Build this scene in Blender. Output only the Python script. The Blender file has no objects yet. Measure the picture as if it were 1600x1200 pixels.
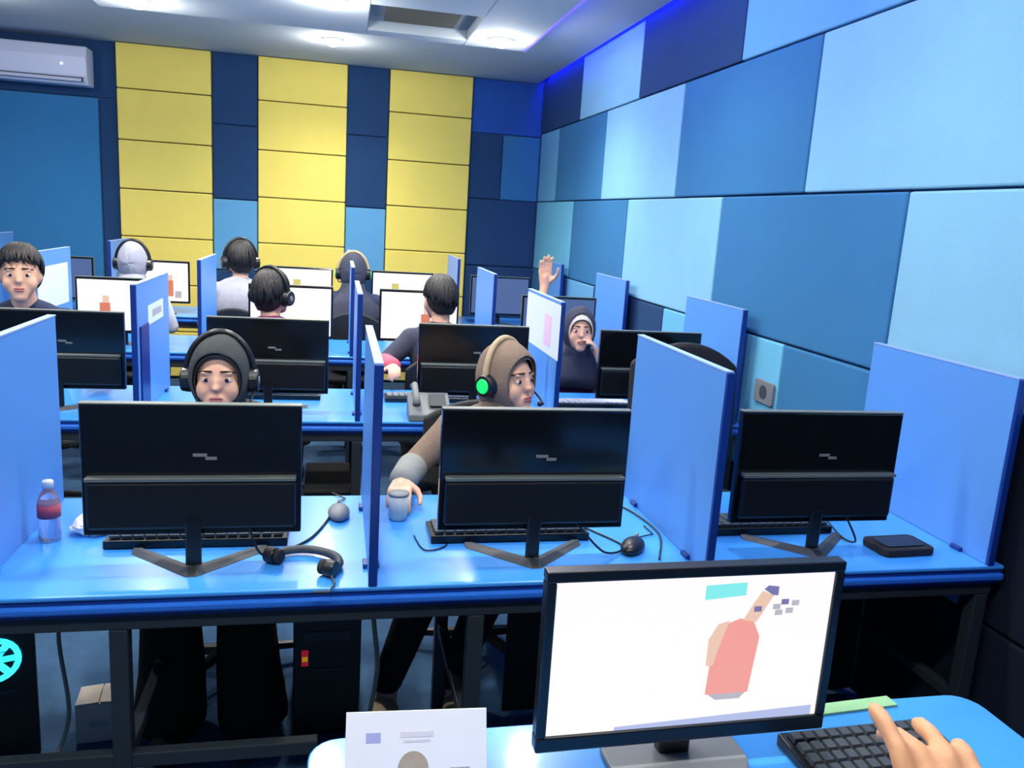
import bpy, math, random
from mathutils import Vector, Matrix, Euler
random.seed(7)
S = bpy.context.scene
COL = S.collection
PI = math.pi

# ------------------------------------------------------------------ camera
cam = bpy.data.cameras.new('camera')
cam.sensor_width = 36.0
cam.lens = 1280.0 / 1600.0 * 36.0
cam.clip_start = 0.02
camo = bpy.data.objects.new('camera', cam)
COL.objects.link(camo)
YAW, PIT, ROL = math.radians(12.5), math.radians(11.35), math.radians(3.6)
fw = Vector((math.sin(YAW) * math.cos(PIT), math.cos(YAW) * math.cos(PIT), -math.sin(PIT)))
r0 = Vector((math.cos(YAW), -math.sin(YAW), 0))
u0 = r0.cross(fw)
rt = math.cos(ROL) * r0 + math.sin(ROL) * u0
up = -math.sin(ROL) * r0 + math.cos(ROL) * u0
M = Matrix((rt, up, -fw)).transposed().to_4x4()
M.translation = Vector((0, 0, 1.6))
camo.matrix_world = M
S.camera = camo

# ------------------------------------------------------------------ world and exposure
w = bpy.data.worlds.new('world')
S.world = w
w.use_nodes = True
bg = w.node_tree.nodes['Background']
bg.inputs[0].default_value = (0.6, 0.75, 1.0, 1)
bg.inputs[1].default_value = 0.15
S.view_settings.view_transform = 'Standard'
S.view_settings.look = 'None'
S.view_settings.gamma = 1.0
S.view_settings.use_curve_mapping = False
S.view_settings.exposure = 0.0
SPOT_W = 60.0         # each ceiling downlight
LED_STRIP = 30.0      # blue strip emission

# ------------------------------------------------------------------ materials
def lin(c):
    return tuple((v / 255 / 12.92 if v / 255 <= .04045 else ((v / 255 + .055) / 1.055) ** 2.4) for v in c)
MATS = {}
def mat(name, rgb, rough=.5, metal=0.0, noise=0.0, nscale=30.0, bump=0.0, emit=0.0, spec=.5, coat=0.0, alpha=1.0, trans=0.0, bscale=None):
    m = bpy.data.materials.new(name)
    m.use_nodes = True
    nt = m.node_tree
    b = nt.nodes['Principled BSDF']
    c = lin(rgb)
    b.inputs['Base Color'].default_value = (*c, 1)
    b.inputs['Roughness'].default_value = rough
    b.inputs['Metallic'].default_value = metal
    b.inputs['Specular IOR Level'].default_value = spec
    b.inputs['Coat Weight'].default_value = coat
    b.inputs['Coat Roughness'].default_value = .08
    b.inputs['Alpha'].default_value = alpha
    b.inputs['Transmission Weight'].default_value = trans
    if emit:
        if name.startswith('screen'): b.inputs['Base Color'].default_value = (.02, .02, .02, 1)
        b.inputs['Emission Color'].default_value = (*c, 1)
        b.inputs['Emission Strength'].default_value = emit
    if noise or bump:
        tc = nt.nodes.new('ShaderNodeTexCoord')
        nz = nt.nodes.new('ShaderNodeTexNoise')
        nz.inputs['Scale'].default_value = nscale
        nz.inputs['Detail'].default_value = 4
        nt.links.new(tc.outputs['Object'], nz.inputs['Vector'])
        if noise:
            mx = nt.nodes.new('ShaderNodeMix')
            mx.data_type = 'RGBA'
            mx.inputs[6].default_value = (*[v * (1 - noise) for v in c], 1)
            mx.inputs[7].default_value = (*[min(1, v * (1 + noise)) for v in c], 1)
            nt.links.new(nz.outputs['Fac'], mx.inputs[0])
            nt.links.new(mx.outputs[2], b.inputs['Base Color'])
        if bump:
            nb = nt.nodes.new('ShaderNodeTexNoise')
            nb.inputs['Scale'].default_value = bscale or nscale * 6
            nt.links.new(tc.outputs['Object'], nb.inputs['Vector'])
            bp = nt.nodes.new('ShaderNodeBump')
            bp.inputs['Strength'].default_value = bump
            bp.inputs['Distance'].default_value = .01
            nt.links.new(nb.outputs['Fac'], bp.inputs['Height'])
            nt.links.new(bp.outputs['Normal'], b.inputs['Normal'])
    MATS[name] = m
    return m
mat('carpet', (52, 88, 124), .95, noise=.25, nscale=18, bump=.4, bscale=350)
mat('ceiling', (176, 186, 194), .85, noise=.03, nscale=3)
mat('ceiling_recess', (120, 130, 138), .85, noise=.03, nscale=3)
mat('plaster', (70, 105, 150), .9, noise=.05, nscale=4)
for n, c in (('fab_light', (130, 186, 214)), ('fab_mid', (54, 116, 164)), ('fab_navy', (36, 68, 108)), ('fab_teal', (104, 180, 214)),
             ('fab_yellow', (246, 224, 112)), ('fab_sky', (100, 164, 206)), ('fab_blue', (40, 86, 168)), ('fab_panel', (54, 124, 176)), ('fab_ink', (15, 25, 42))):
    mat(n, c, .9, noise=.06, nscale=5, bump=.12, bscale=260, spec=.2)
mat('desk_blue', (62, 150, 236), .28, noise=.05, nscale=6, coat=.25)
mat('desk_edge', (40, 110, 215), .3, noise=.03)
mat('navy_edge', (14, 52, 134), .35, noise=.05)
mat('divider', (86, 148, 222), .42, noise=.05, nscale=2.5)
mat('divider_pale', (140, 172, 232), .5, noise=.04, nscale=3)
mat('steel', (44, 54, 62), .45, metal=.3, noise=.1, nscale=8)
mat('black_plastic', (16, 20, 25), .35, noise=.08, nscale=12)
mat('black_gloss', (11, 15, 20), .16, noise=.05, nscale=4, coat=.4)
mat('black_matt', (20, 23, 27), .75, noise=.12, nscale=25, bump=.15)
mat('grey_trim', (120, 128, 124), .35, metal=.4, noise=.05)
mat('grey_plastic', (118, 124, 128), .5, noise=.06, nscale=14)
mat('dark_grey', (58, 64, 70), .55, noise=.08, nscale=14)
mat('key_grey', (70, 80, 84), .6, noise=.1)
mat('white_plastic', (226, 228, 232), .4, noise=.02)
mat('ac_white', (206, 212, 236), .4, noise=.02)
mat('paper', (246, 246, 248), .8, noise=.01)
mat('paper_pale', (214, 224, 240), .8, noise=.03)
mat('label_paper', (214, 226, 220), .8, noise=.03)
mat('ink_grey', (170, 172, 180), .8, noise=.05)
mat('ink_pale', (226, 222, 228), .8, noise=.03)
mat('ink_blue', (176, 178, 222), .8, noise=.05)
mat('ink_pink', (226, 190, 220), .8, noise=.05)
mat('ink_tan', (180, 164, 146), .8, noise=.2, nscale=60)
mat('ink_dark', (106, 100, 100), .8, noise=.2, nscale=60)
mat('screen_white', (255, 252, 252), .4, noise=0, emit=1.0)
mat('screen_bar', (190, 200, 240), .4, emit=.9)
mat('screen_salmon', (255, 168, 156), .4, emit=.9)
mat('screen_skin', (248, 208, 184), .4, emit=.9)
mat('screen_cyan', (140, 248, 248), .4, emit=.9)
mat('screen_violet', (134, 130, 186), .4, emit=.8)
mat('screen_grey', (206, 202, 212), .4, emit=.8)
mat('screen_orange', (232, 132, 100), .4, emit=.9)
mat('screen_blue', (104, 140, 214), .4, emit=.45)
mat('screen_yellow', (236, 224, 120), .4, emit=.8)
mat('screen_off', (18, 26, 40), .12, coat=.4)
mat('skin', (214, 164, 136), .55, noise=.06, nscale=20)
mat('skin_warm', (206, 152, 112), .55, noise=.06, nscale=25, bump=.05, bscale=200)
mat('lip', (176, 104, 98), .5, noise=.05)
mat('eye_white', (226, 222, 218), .3, noise=.02)
mat('eye_dark', (34, 22, 18), .25, noise=.05)
mat('brow', (52, 38, 32), .8, noise=.1)
mat('hair', (24, 22, 24), .55, noise=.2, nscale=40, bump=.3, bscale=120)
mat('nail', (228, 180, 156), .35, noise=.03)
for n, c in (('cl_charcoal', (62, 66, 68)), ('cl_brown', (124, 106, 94)), ('cl_olive', (30, 29, 22)), ('cl_grey', (128, 132, 130)), ('cl_maroon', (112, 46, 92)),
             ('cl_cream', (206, 198, 190)), ('cl_navy', (46, 56, 80)), ('cl_black', (26, 29, 36)), ('cl_pink', (206, 92, 112)), ('cl_slate', (62, 66, 82)),
             ('cl_lavender', (158, 160, 174)), ('cl_white', (196, 204, 222)), ('cl_blue', (96, 122, 178)), ('cl_tan', (176, 158, 128))):
    mat(n, c, .9, noise=.14, nscale=14, bump=.25, bscale=90, spec=.2)
mat('led_blue', (36, 44, 255), .5, emit=LED_STRIP)
mat('led_violet', (110, 90, 255), .5, emit=LED_STRIP * 2.0)
mat('led_edge', (110, 96, 255), .5, emit=1.0)
mat('lamp_glow', (255, 252, 246), .5, emit=40)
mat('ac_light', (190, 205, 255), .5, emit=1.2)
mat('led_green', (20, 190, 90), .5, emit=1.0)
mat('led_cyan', (50, 220, 255), .5, emit=2.2)
mat('led_red', (170, 30, 50), .5, emit=.5)
mat('led_yellow', (200, 160, 20), .5, emit=.5)
mat('red_label', (176, 70, 96), .6, noise=.1)
mat('water', (206, 222, 246), .06, trans=.8, noise=.01)
mat('beige_card', (206, 196, 184), .8, noise=.06, nscale=12)
mat('green_paper', (140, 190, 140), .8, noise=.05)
mat('cable_tan', (150, 150, 132), .6, noise=.05)
mat('cup', (196, 204, 198), .5, noise=.05)
mat('sole', (190, 172, 142), .8, noise=.08)
mat('lemon_label', (226, 240, 180), .7, noise=.05)

# ------------------------------------------------------------------ mesh builder
class MB:
    def __init__(s):
        s.v = []; s.f = []
    def add(s, vs, fs):
        o = len(s.v); s.v += [tuple(x) for x in vs]; s.f += [tuple(i + o for i in q) for q in fs]; return s
    def box(s, c, d, rot=None):
        R = Euler(rot).to_matrix() if rot else None
        vs = []
        for z in (-.5, .5):
            for x, y in ((-.5, -.5), (.5, -.5), (.5, .5), (-.5, .5)):
                p = Vector((x * d[0], y * d[1], z * d[2]))
                vs.append((R @ p if R else p) + Vector(c))
        return s.add(vs, [(3, 2, 1, 0), (4, 5, 6, 7), (0, 1, 5, 4), (1, 2, 6, 5), (2, 3, 7, 6), (3, 0, 4, 7)])
    def bb(s, x0, x1, y0, y1, z0, z1):
        return s.box(((x0 + x1) / 2, (y0 + y1) / 2, (z0 + z1) / 2), (x1 - x0, y1 - y0, z1 - z0))
    def prism(s, pts, y0, y1, ax='y'):
        n = len(pts)
        f = (lambda a, b, c: (a, c, b)) if ax == 'y' else ((lambda a, b, c: (a, b, c)) if ax == 'z' else (lambda a, b, c: (c, a, b)))
        vs = [f(a, b, y0) for a, b in pts] + [f(a, b, y1) for a, b in pts]
        return s.add(vs, [tuple(range(n)), tuple(range(2 * n - 1, n - 1, -1))] + [(i, i + n, (i + 1) % n + n, (i + 1) % n) for i in range(n)])
    def loft(s, rings, cap=True, closed=False):
        n = len(rings[0]); vs = [p for r in rings for p in r]; fs = []
        m = len(rings)
        for k in range(m if closed else m - 1):
            k2 = (k + 1) % m
            for i in range(n):
                j = (i + 1) % n
                fs.append((k * n + i, k * n + j, k2 * n + j, k2 * n + i))
        if cap and not closed:
            fs.append(tuple(range(n - 1, -1, -1))); fs.append(tuple(range((m - 1) * n, m * n)))
        return s.add(vs, fs)
    def tube(s, pts, r, n=8, closed=False):
        pts = [Vector(p) for p in pts]; rings = []; m = len(pts); prev = None
        for i, p in enumerate(pts):
            if closed: t = pts[(i + 1) % m] - pts[i - 1]
            else: t = pts[min(i + 1, m - 1)] - pts[max(i - 1, 0)]
            t.normalize()
            if prev is None:
                a = Vector((0, 0, 1)) if abs(t.z) < .9 else Vector((1, 0, 0))
                u = t.cross(a).normalized()
            else:
                u = (prev - t * prev.dot(t)).normalized()
            prev = u; v = t.cross(u)
            rr = r[i] if isinstance(r, (list, tuple)) else r
            rings.append([p + (u * math.cos(2 * PI * k / n) + v * math.sin(2 * PI * k / n)) * rr for k in range(n)])
        return s.loft(rings, True, closed)
    def cyl(s, p0, p1, r0, r1=None, n=20):
        return s.tube([p0, p1], [r0, r0 if r1 is None else r1], n)
    def ell(s, c, r, rot=None, n=14, m=9, fn=None):
        R = Euler(rot).to_matrix() if rot else Matrix.Identity(3)
        c = Vector(c); rings = []; vs = []
        for j in range(1, m):
            th = PI * j / m
            for i in range(n):
                ph = 2 * PI * i / n
                p = Vector((r[0] * math.sin(th) * math.cos(ph), r[1] * math.sin(th) * math.sin(ph), r[2] * math.cos(th)))
                if fn: p = fn(p)
                vs.append(R @ p + c)
        a, b = Vector((0, 0, r[2])), Vector((0, 0, -r[2]))
        if fn: a, b = fn(a), fn(b)
        vs += [R @ a + c, R @ b + c]
        k = (m - 1) * n; fs = []
        for j in range(m - 2):
            for i in range(n):
                i2 = (i + 1) % n
                fs.append((j * n + i, (j + 1) * n + i, (j + 1) * n + i2, j * n + i2))
        for i in range(n):
            i2 = (i + 1) % n
            fs.append((k, i, i2)); fs.append((k + 1, (m - 2) * n + i2, (m - 2) * n + i))
        return s.add(vs, fs)
    def caps(s, p0, p1, r0, r1):
        p0, p1 = Vector(p0), Vector(p1)
        s.tube([p0, p1], [r0, r1], 14)
        s.ell(p0, (r0,) * 3, n=12, m=8); s.ell(p1, (r1,) * 3, n=12, m=8)
        return s
    def chain(s, pts, rs):
        for i in range(len(pts) - 1): s.caps(pts[i], pts[i + 1], rs[i], rs[i + 1])
        return s
    def build(s, name, m, parent=None, loc=(0, 0, 0), rot=(0, 0, 0), bevel=0, seg=2, smooth=False, remesh=0, smit=4):
        me = bpy.data.meshes.new(name)
        me.from_pydata(s.v, [], s.f); me.update()
        me.materials.append(MATS[m])
        if smooth or remesh: me.polygons.foreach_set('use_smooth', [True] * len(me.polygons))
        o = bpy.data.objects.new(name, me); COL.objects.link(o)
        o.location = loc; o.rotation_euler = rot
        if parent: o.parent = parent
        if remesh:
            r = o.modifiers.new('remesh', 'REMESH'); r.mode = 'VOXEL'; r.voxel_size = remesh; r.use_smooth_shade = True
            q = o.modifiers.new('smooth', 'SMOOTH'); q.factor = .5; q.iterations = smit
        if bevel:
            b = o.modifiers.new('bevel', 'BEVEL'); b.width = bevel; b.segments = seg; b.limit_method = 'ANGLE'; b.angle_limit = math.radians(40)
        return o

def empty(name, loc=(0, 0, 0), rz=0, sc=1.0):
    o = bpy.data.objects.new(name, None); COL.objects.link(o)
    o.location = loc; o.rotation_euler = (0, 0, rz); o.scale = (sc,) * 3; o.empty_display_size = .1
    return o
def tag(o, label, cat=None, group=None):
    o['label'] = label
    if cat: o['category'] = cat
    if group: o['group'] = group
    return o
def struct(o, label=None):
    o['kind'] = 'structure'
    if label: o['label'] = label
    return o
def dup(o, parent=None):
    c = o.copy(); COL.objects.link(c)
    if parent: c.parent = parent
    for ch in list(o.children): dup(ch, c)
    return c
def rrect(w, h, r, n=5, cx=0, cy=0):
    pts = []
    for (sx, sy, a0) in ((1, 1, 0), (-1, 1, 90), (-1, -1, 180), (1, -1, 270)):
        for k in range(n + 1):
            a = math.radians(a0 + 90 * k / n)
            pts.append((cx + sx * (w / 2 - r) + r * math.cos(a), cy + sy * (h / 2 - r) + r * math.sin(a)))
    return pts

# ------------------------------------------------------------------ the room
XR, XL, YB, YF, ZC = 1.88, -3.4, 7.78, -1.6, 2.84
fl = struct(MB().bb(XL - .1, XR + .1, YF - .1, YB + .1, -.1, 0).build('floor', 'carpet'), 'blue carpeted floor under the desks')
struct(MB().bb(XL - .1, XR + .1, YF - .1, YB + .1, ZC + .22, ZC + .3).build('ceiling_slab', 'ceiling'), 'slab above the suspended ceiling')
# suspended ceiling: stops short of the right wall, leaving a lit cove gap
ceil = struct(MB().bb(XL, XR - .09, YF, YB, ZC, ZC + .04).build('ceiling', 'ceiling'), 'pale grey suspended ceiling with blue lit cove by the wall')
MB().bb(XR - .105, XR - .09, YF, YB, ZC + .04, ZC + .09).build('cove_lip', 'ceiling', ceil)
MB().bb(XR - .085, XR - .06, YF + .1, YB - .1, ZC + .06, ZC + .075).build('led_strip', 'led_blue', ceil)
wr = struct(MB().bb(XR, XR + .1, YF, YB, 0, ZC + .25).build('wall_right', 'plaster'), 'right wall covered in staggered blue fabric panels')
wb = struct(MB().bb(XL, XR + .1, YB, YB + .1, 0, ZC + .25).build('wall_back', 'plaster'), 'back wall with yellow and navy fabric panel columns')
struct(MB().bb(XL - .1, XL, YF, YB, 0, ZC + .25).build('wall_left', 'plaster'), 'plain blue left wall')
struct(MB().bb(XL, XR + .1, YF - .1, YF, 0, ZC + .25).build('wall_front', 'plaster'), 'plain blue wall behind the camera')

def wall_panel_r(y0, y1, z0, z1, m):
    g = .004
    MB().bb(XR - .028, XR, y0 + g, y1 - g, z0 + g, z1 - g).build('wall_panel', m, wr, bevel=.008)
def row_r(z0, z1, ys, ms):
    for i, m in enumerate(ms): wall_panel_r(ys[i + 1], ys[i], z0, z1, m)
row_r(2.395, 2.87, [YB - .03, 6.50, 5.18, 3.80, 2.50, 1.15, -.2, -1.55], ['fab_navy', 'fab_light', 'fab_navy', 'fab_sky', 'fab_light', 'fab_navy', 'fab_light'])
row_r(1.775, 2.395, [YB - .03, 7.11, 5.80, 4.45, 3.11, 1.77, .43, -.9], ['fab_sky', 'fab_mid', 'fab_light', 'fab_mid', 'fab_light', 'fab_mid', 'fab_light'])
row_r(1.155, 1.775, [YB - .03, 6.51, 5.21, 3.845, 2.465, 1.10, -.25, -1.55], ['fab_teal', 'fab_mid', 'fab_light', 'fab_mid', 'fab_light', 'fab_navy', 'fab_light'])
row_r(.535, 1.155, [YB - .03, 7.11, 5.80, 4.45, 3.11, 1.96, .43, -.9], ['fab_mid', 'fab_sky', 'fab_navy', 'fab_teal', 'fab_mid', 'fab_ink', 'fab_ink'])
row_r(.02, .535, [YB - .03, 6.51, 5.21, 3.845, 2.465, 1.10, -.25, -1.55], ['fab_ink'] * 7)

def wall_panel_b(x0, x1, z0, z1, m, d=.03, name='wall_panel'):
    g = .004
    return MB().bb(x0 + g, x1 - g, YB - d, YB, z0 + g, z1 - g).build(name, m, wb, bevel=.008)
zs = [.02, .43, .845, 1.255, 1.655, 2.06, 2.475, ZC - .002]
for x0, x1 in ((-1.825, -1.07), (-.69, .07), (.435, 1.185)):
    for i in range(len(zs) - 1): wall_panel_b(x0, x1, zs[i], zs[i + 1], 'fab_yellow', .055)
for x0, x1 in ((-1.07, -.69), (.07, .435)):
    wall_panel_b(x0, x1, 1.62, 2.25, 'fab_navy'); wall_panel_b(x0, x1, 2.25, ZC, 'fab_navy')
    wall_panel_b(x0, x1, 1.0, 1.62, 'fab_sky'); wall_panel_b(x0, x1, .4, 1.0, 'fab_navy')
wall_panel_b(1.185, XR - .03, 2.36, ZC, 'fab_blue'); wall_panel_b(1.185, 1.49, 1.77, 2.36, 'fab_navy'); wall_panel_b(1.49, XR - .03, 1.77, 2.36, 'fab_mid')
wall_panel_b(1.185, XR - .03, 1.15, 1.77, 'fab_navy'); wall_panel_b(1.185, XR - .03, .5, 1.15, 'fab_navy')
wall_panel_b(XL, -1.825, 2.38, ZC, 'fab_navy', .02); wall_panel_b(-1.97, -1.825, .1, 2.38, 'fab_navy', .02)
wall_panel_b(-3.0, -1.97, .1, 2.38, 'fab_panel', .04)

# floating ceiling raft with a shallow recess and violet edge light
RZ = 2.72
raft = struct(empty('ceiling_raft', (0, 3.2, RZ)), 'dropped grey ceiling raft with recessed pocket and violet edge glow')
def rb(x0, x1, y0, y1, z0, z1, n, m, bv=.006): return MB().bb(x0, x1, y0 - 3.2, y1 - 3.2, z0 - RZ, z1 - RZ).build(n, m, raft, bevel=bv)
rx0, rx1, ry0, ry1 = -1.45, 1.21, .2, 5.78
hx0, hx1, hy0, hy1 = .16, .80, 4.95, 5.62
rb(rx0, hx0, ry0, ry1, RZ, RZ + .07, 'raft_board', 'ceiling'); rb(hx1, rx1, ry0, ry1, RZ, RZ + .07, 'raft_board', 'ceiling')
rb(hx0, hx1, ry0, hy0, RZ, RZ + .07, 'raft_board', 'ceiling'); rb(hx0, hx1, hy1, ry1, RZ, RZ + .07, 'raft_board', 'ceiling')
rb(hx0, hx1, hy0, hy1, RZ + .06, RZ + .075, 'recess_board', 'ceiling_recess')
rb(hx0 + .1, hx1 - .1, hy0 + .14, hy1 - .12, RZ + .035, RZ + .06, 'recess_vent', 'dark_grey')
rb(rx1 + .0005, rx1 + .014, ry0 + .05, ry1 - .02, RZ - .004, RZ + .03, 'edge_glow', 'led_edge', 0)
rb(rx1 - .06, rx1 - .03, ry0 + .05, ry1 - .02, RZ + .0705, RZ + .08, 'led_strip', 'led_violet', 0)

def downlight(x, y, z, label, k=1.0):
    t = tag(empty('downlight', (x, y, z)), label, 'light', 'recessed ceiling downlights')
    ring = [(math.cos(2 * PI * k / 28), math.sin(2 * PI * k / 28)) for k in range(28)]
    MB().loft([[(c * r, s_ * r, zz) for c, s_ in ring] for r, zz in ((.062, .0), (.085, .0), (.085, -.008), (.078, -.012), (.062, -.006))], closed=True).build('trim_ring', 'white_plastic', t, smooth=True)
    MB().ell((0, 0, -.006), (.062, .062, .045), n=24, m=12).build('lens', 'lamp_glow', t, smooth=True)
    L = bpy.data.lights.new('downlight_lamp', 'SPOT'); L.energy = SPOT_W * k; L.spot_size = math.radians(150); L.spot_blend = 1.0
    L.shadow_soft_size = .06; L.color = (1.0, .955, .87)
    lo = bpy.data.objects.new('lamp', L); COL.objects.link(lo); lo.parent = t; lo.location = (0, 0, -.075)
    L2 = bpy.data.lights.new('downlight_spill', 'POINT'); L2.energy = SPOT_W * .18; L2.shadow_soft_size = .06; L2.color = (1.0, .955, .87)
    lo2 = bpy.data.objects.new('lamp_spill', L2); COL.objects.link(lo2); lo2.parent = t; lo2.location = (0, 0, -.13)
for x, y, z, l in ((-1.165, 5.49, RZ, 'ceiling downlight above the left of the second yellow wall stripe, cut by frame top'),
                   (-.047, 4.95, RZ, 'ceiling downlight at the frame top in the middle of the raft'),
                   (1.003, 5.48, RZ, 'ceiling downlight nearest the right wall, at the corner of the raft'),
                   (-.058, 6.70, ZC, 'ceiling downlight nearest the yellow back wall')):
    downlight(x, y, z, l, 2.0)
for x, cn in ((-2.3, 'leftmost'), (-1.05, 'left middle'), (0.0, 'right middle'), (1.0, 'rightmost')):  # unseen fittings, added to light the desk rows
    for y, rn_ in ((3.7, 'second-row desk'), (2.2, 'front-row desk'), (.7, 'foreground desk')): downlight(x, y, RZ if x > -1.4 else ZC, 'added ceiling downlight above the picture, %s of four over the %s' % (cn, rn_), .72 if y < 3 else 1.1)
downlight(-2.4, 6.2, ZC, 'added ceiling downlight outside the picture, in front of the air conditioner', 1.6)  # one more unseen fitting, added for light at the back

# ------------------------------------------------------------------ desks
PXS = [-2.45, -1.605, -.755, .097, .945, 1.79]
def desk(Y, x0, x1, label, name='long_desk', depth=.64, legs=None):
    cx = (x0 + x1) / 2
    t = tag(empty(name, (cx, Y, 0)), label, 'desk')
    a, b = x0 - cx, x1 - cx
    MB().bb(a, b, 0, depth, .728, .74).build('desktop', 'desk_blue', t, bevel=.004)
    MB().bb(a + .003, b - .003, .004, depth - .004, .718, .7275).build('edge_band', 'navy_edge', t)
    MB().bb(a, b, -.006, depth, .697, .7175).build('lower_board', 'desk_edge', t, bevel=.006)
    MB().bb(a + .006, b - .006, .006, depth - .006, .686, .6965).build('under_board', 'navy_edge', t)
    for y in (.012, depth - .052): MB().bb(a + .02, b - .02, y, y + .04, .65, .6855).build('rail', 'steel', t, bevel=.003)
    for x in (legs or [p for p in PXS if x0 + .02 < p < x1]):
        lx = min(max(x - cx, a + .03), b - .03)
        for y in (.012, depth - .052): MB().bb(lx - .02, lx + .02, y, y + .04, 0, .65).build('leg', 'steel', t, bevel=.003)
        MB().bb(lx - .015, lx + .015, .053, depth - .053, .30, .33).build('side_brace', 'steel', t, bevel=.003)
    return t
dB = desk(1.80, -1.64, 1.835, 'long blue desk in the front row with three black monitors on it', legs=[-1.6, -.46, .35, .945, 1.79])
MB().bb(-1.60, -.12, .015, .045, .300, .336).build('stretcher', 'steel', dB, bevel=.003)
MB().bb(.46, 1.74, .555, .57, .02, .645).build('modesty_panel', 'black_matt', dB, bevel=.003)
desk(3.35, -2.48, 1.835, 'long blue desk in the second row, behind the two women with headsets')
desk(4.90, -2.48, 1.835, 'long blue desk in the third row from the front')
desk(6.45, -2.48, 1.835, 'long blue desk in the last row by the yellow wall')
# the desk at the camera, rounded far corner
nd = tag(empty('corner_desk', (.6, .93, 0)), 'bright blue desk at the bottom edge, under the lit white screen', 'desk')
def slab(z0, z1, i, nm, m):
    MB().prism(rrect(1.26 - i * 2, .62 - i * 2, .05, 5), z0, z1, 'z').build(nm, m, nd, bevel=.003)
slab(.716, .74, 0, 'desktop', 'desk_blue'); slab(.705, .716, .006, 'edge_band', 'navy_edge')
for sx in (-1, 1):
    for sy in (-1, 1): MB().bb(sx * .56 - .02, sx * .56 + .02, sy * .25 - .02, sy * .25 + .02, 0, .705).build('leg', 'steel', nd, bevel=.003)
for sy in (-1, 1): MB().bb(-.54, .54, sy * .25 - .015, sy * .25 + .015, .665, .705).build('rail', 'steel', nd, bevel=.003)

# dividers
def divider(x, Y, label, depth=.63, m='divider'):
    t = tag(empty('desk_divider', (x, Y, .74)), label, 'divider', 'blue desk dividers')
    MB().bb(-.009, .009, .012, depth, 0.0005, .525).build('panel', m, t, bevel=.002)
    MB().bb(-.0105, .0105, 0, .012, 0.0005, .527).build('edge_trim', 'navy_edge', t, bevel=.002)
    MB().bb(-.0105, .0105, .012, depth, .525, .529).build('top_trim', 'divider_pale', t)
    for y in (.1, .5): MB().bb(-.02, .02, y, y + .04, 0.0005, .012).build('bracket', 'navy_edge', t, bevel=.002)
    return t
divider(-.755, 1.80, 'blue desk divider at the far left of the front desk, beside the water bottle')
divider(.097, 1.80, 'blue desk divider seen edge-on between the two women in the front row')
dr = divider(.945, 1.80, 'blue desk divider between the brown-scarf woman and the empty front station')
divider(1.79, 1.80, 'blue desk divider at the right end of the front desk by the wall')
MB().bb(.0115, .0125, .05, .09, .16, .25).build('sticker', 'lemon_label', dr)['label'] = 'pale yellow sticker on the divider'
dc = divider(-.755, 3.35, 'blue desk divider with a small white label, second row left')
MB().bb(.0095, .0105, .20, .50, .345, .425).build('name_card', 'label_paper', dc)['label'] = 'small white card stuck on the divider'
MB().bb(.0106, .011, .28, .46, .37, .40).build('name_card_print', 'ink_grey', dc)
MB().bb(.0095, .016, .05, .19, .0, .36).build('navy_strip', 'navy_edge', dc, bevel=.002)  # plain navy strip on the lower near part of the divider face
divider(.097, 3.35, 'blue desk divider in the second row, in line behind the edge-on front one')
dc = divider(.945, 3.35, 'blue desk divider in the second row carrying a white printed sheet')
MB().bb(-.0108, -.0097, -.004, .625, .275, .515).build('printed_sheet', 'paper_pale', dc)['label'] = 'white printed sheet with a pink figure'
MB().bb(-.0112, -.0108, .13, .26, .31, .45).build('sheet_figure', 'ink_pink', dc)
divider(1.79, 3.35, 'blue desk divider in the second row against the right wall')
dc = divider(-1.605, 4.90, 'blue desk divider in the third row beside the man at the left edge')
MB().bb(.0095, .0105, .03, .56, .20, .44).build('printed_sheet', 'paper_pale', dc)['label'] = 'pale sheet taped to the divider'
divider(-.755, 4.90, 'blue desk divider in the third row, left of the black-haired person seen from behind')
divider(.097, 4.90, 'blue desk divider in the middle of the third row')
divider(.945, 4.90, 'blue desk divider in the third row, left of the raised hand')
divider(1.79, 4.90, 'blue desk divider in the third row against the right wall')
for x, l in ((-2.45, 'blue desk divider in the last row at the left frame edge'), (-1.605, 'blue desk divider in the last row below the left end of the first yellow stripe'),
             (-.755, 'blue desk divider in the last row below the first navy stripe'), (.097, 'blue desk divider in the last row below the second navy stripe'),
             (.945, 'pale blue desk divider in the last row below the third yellow stripe'), (1.79, 'blue desk divider in the last row in the right corner')):
    divider(x, 6.45, l, m='divider_pale' if x == .945 else 'divider')

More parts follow.
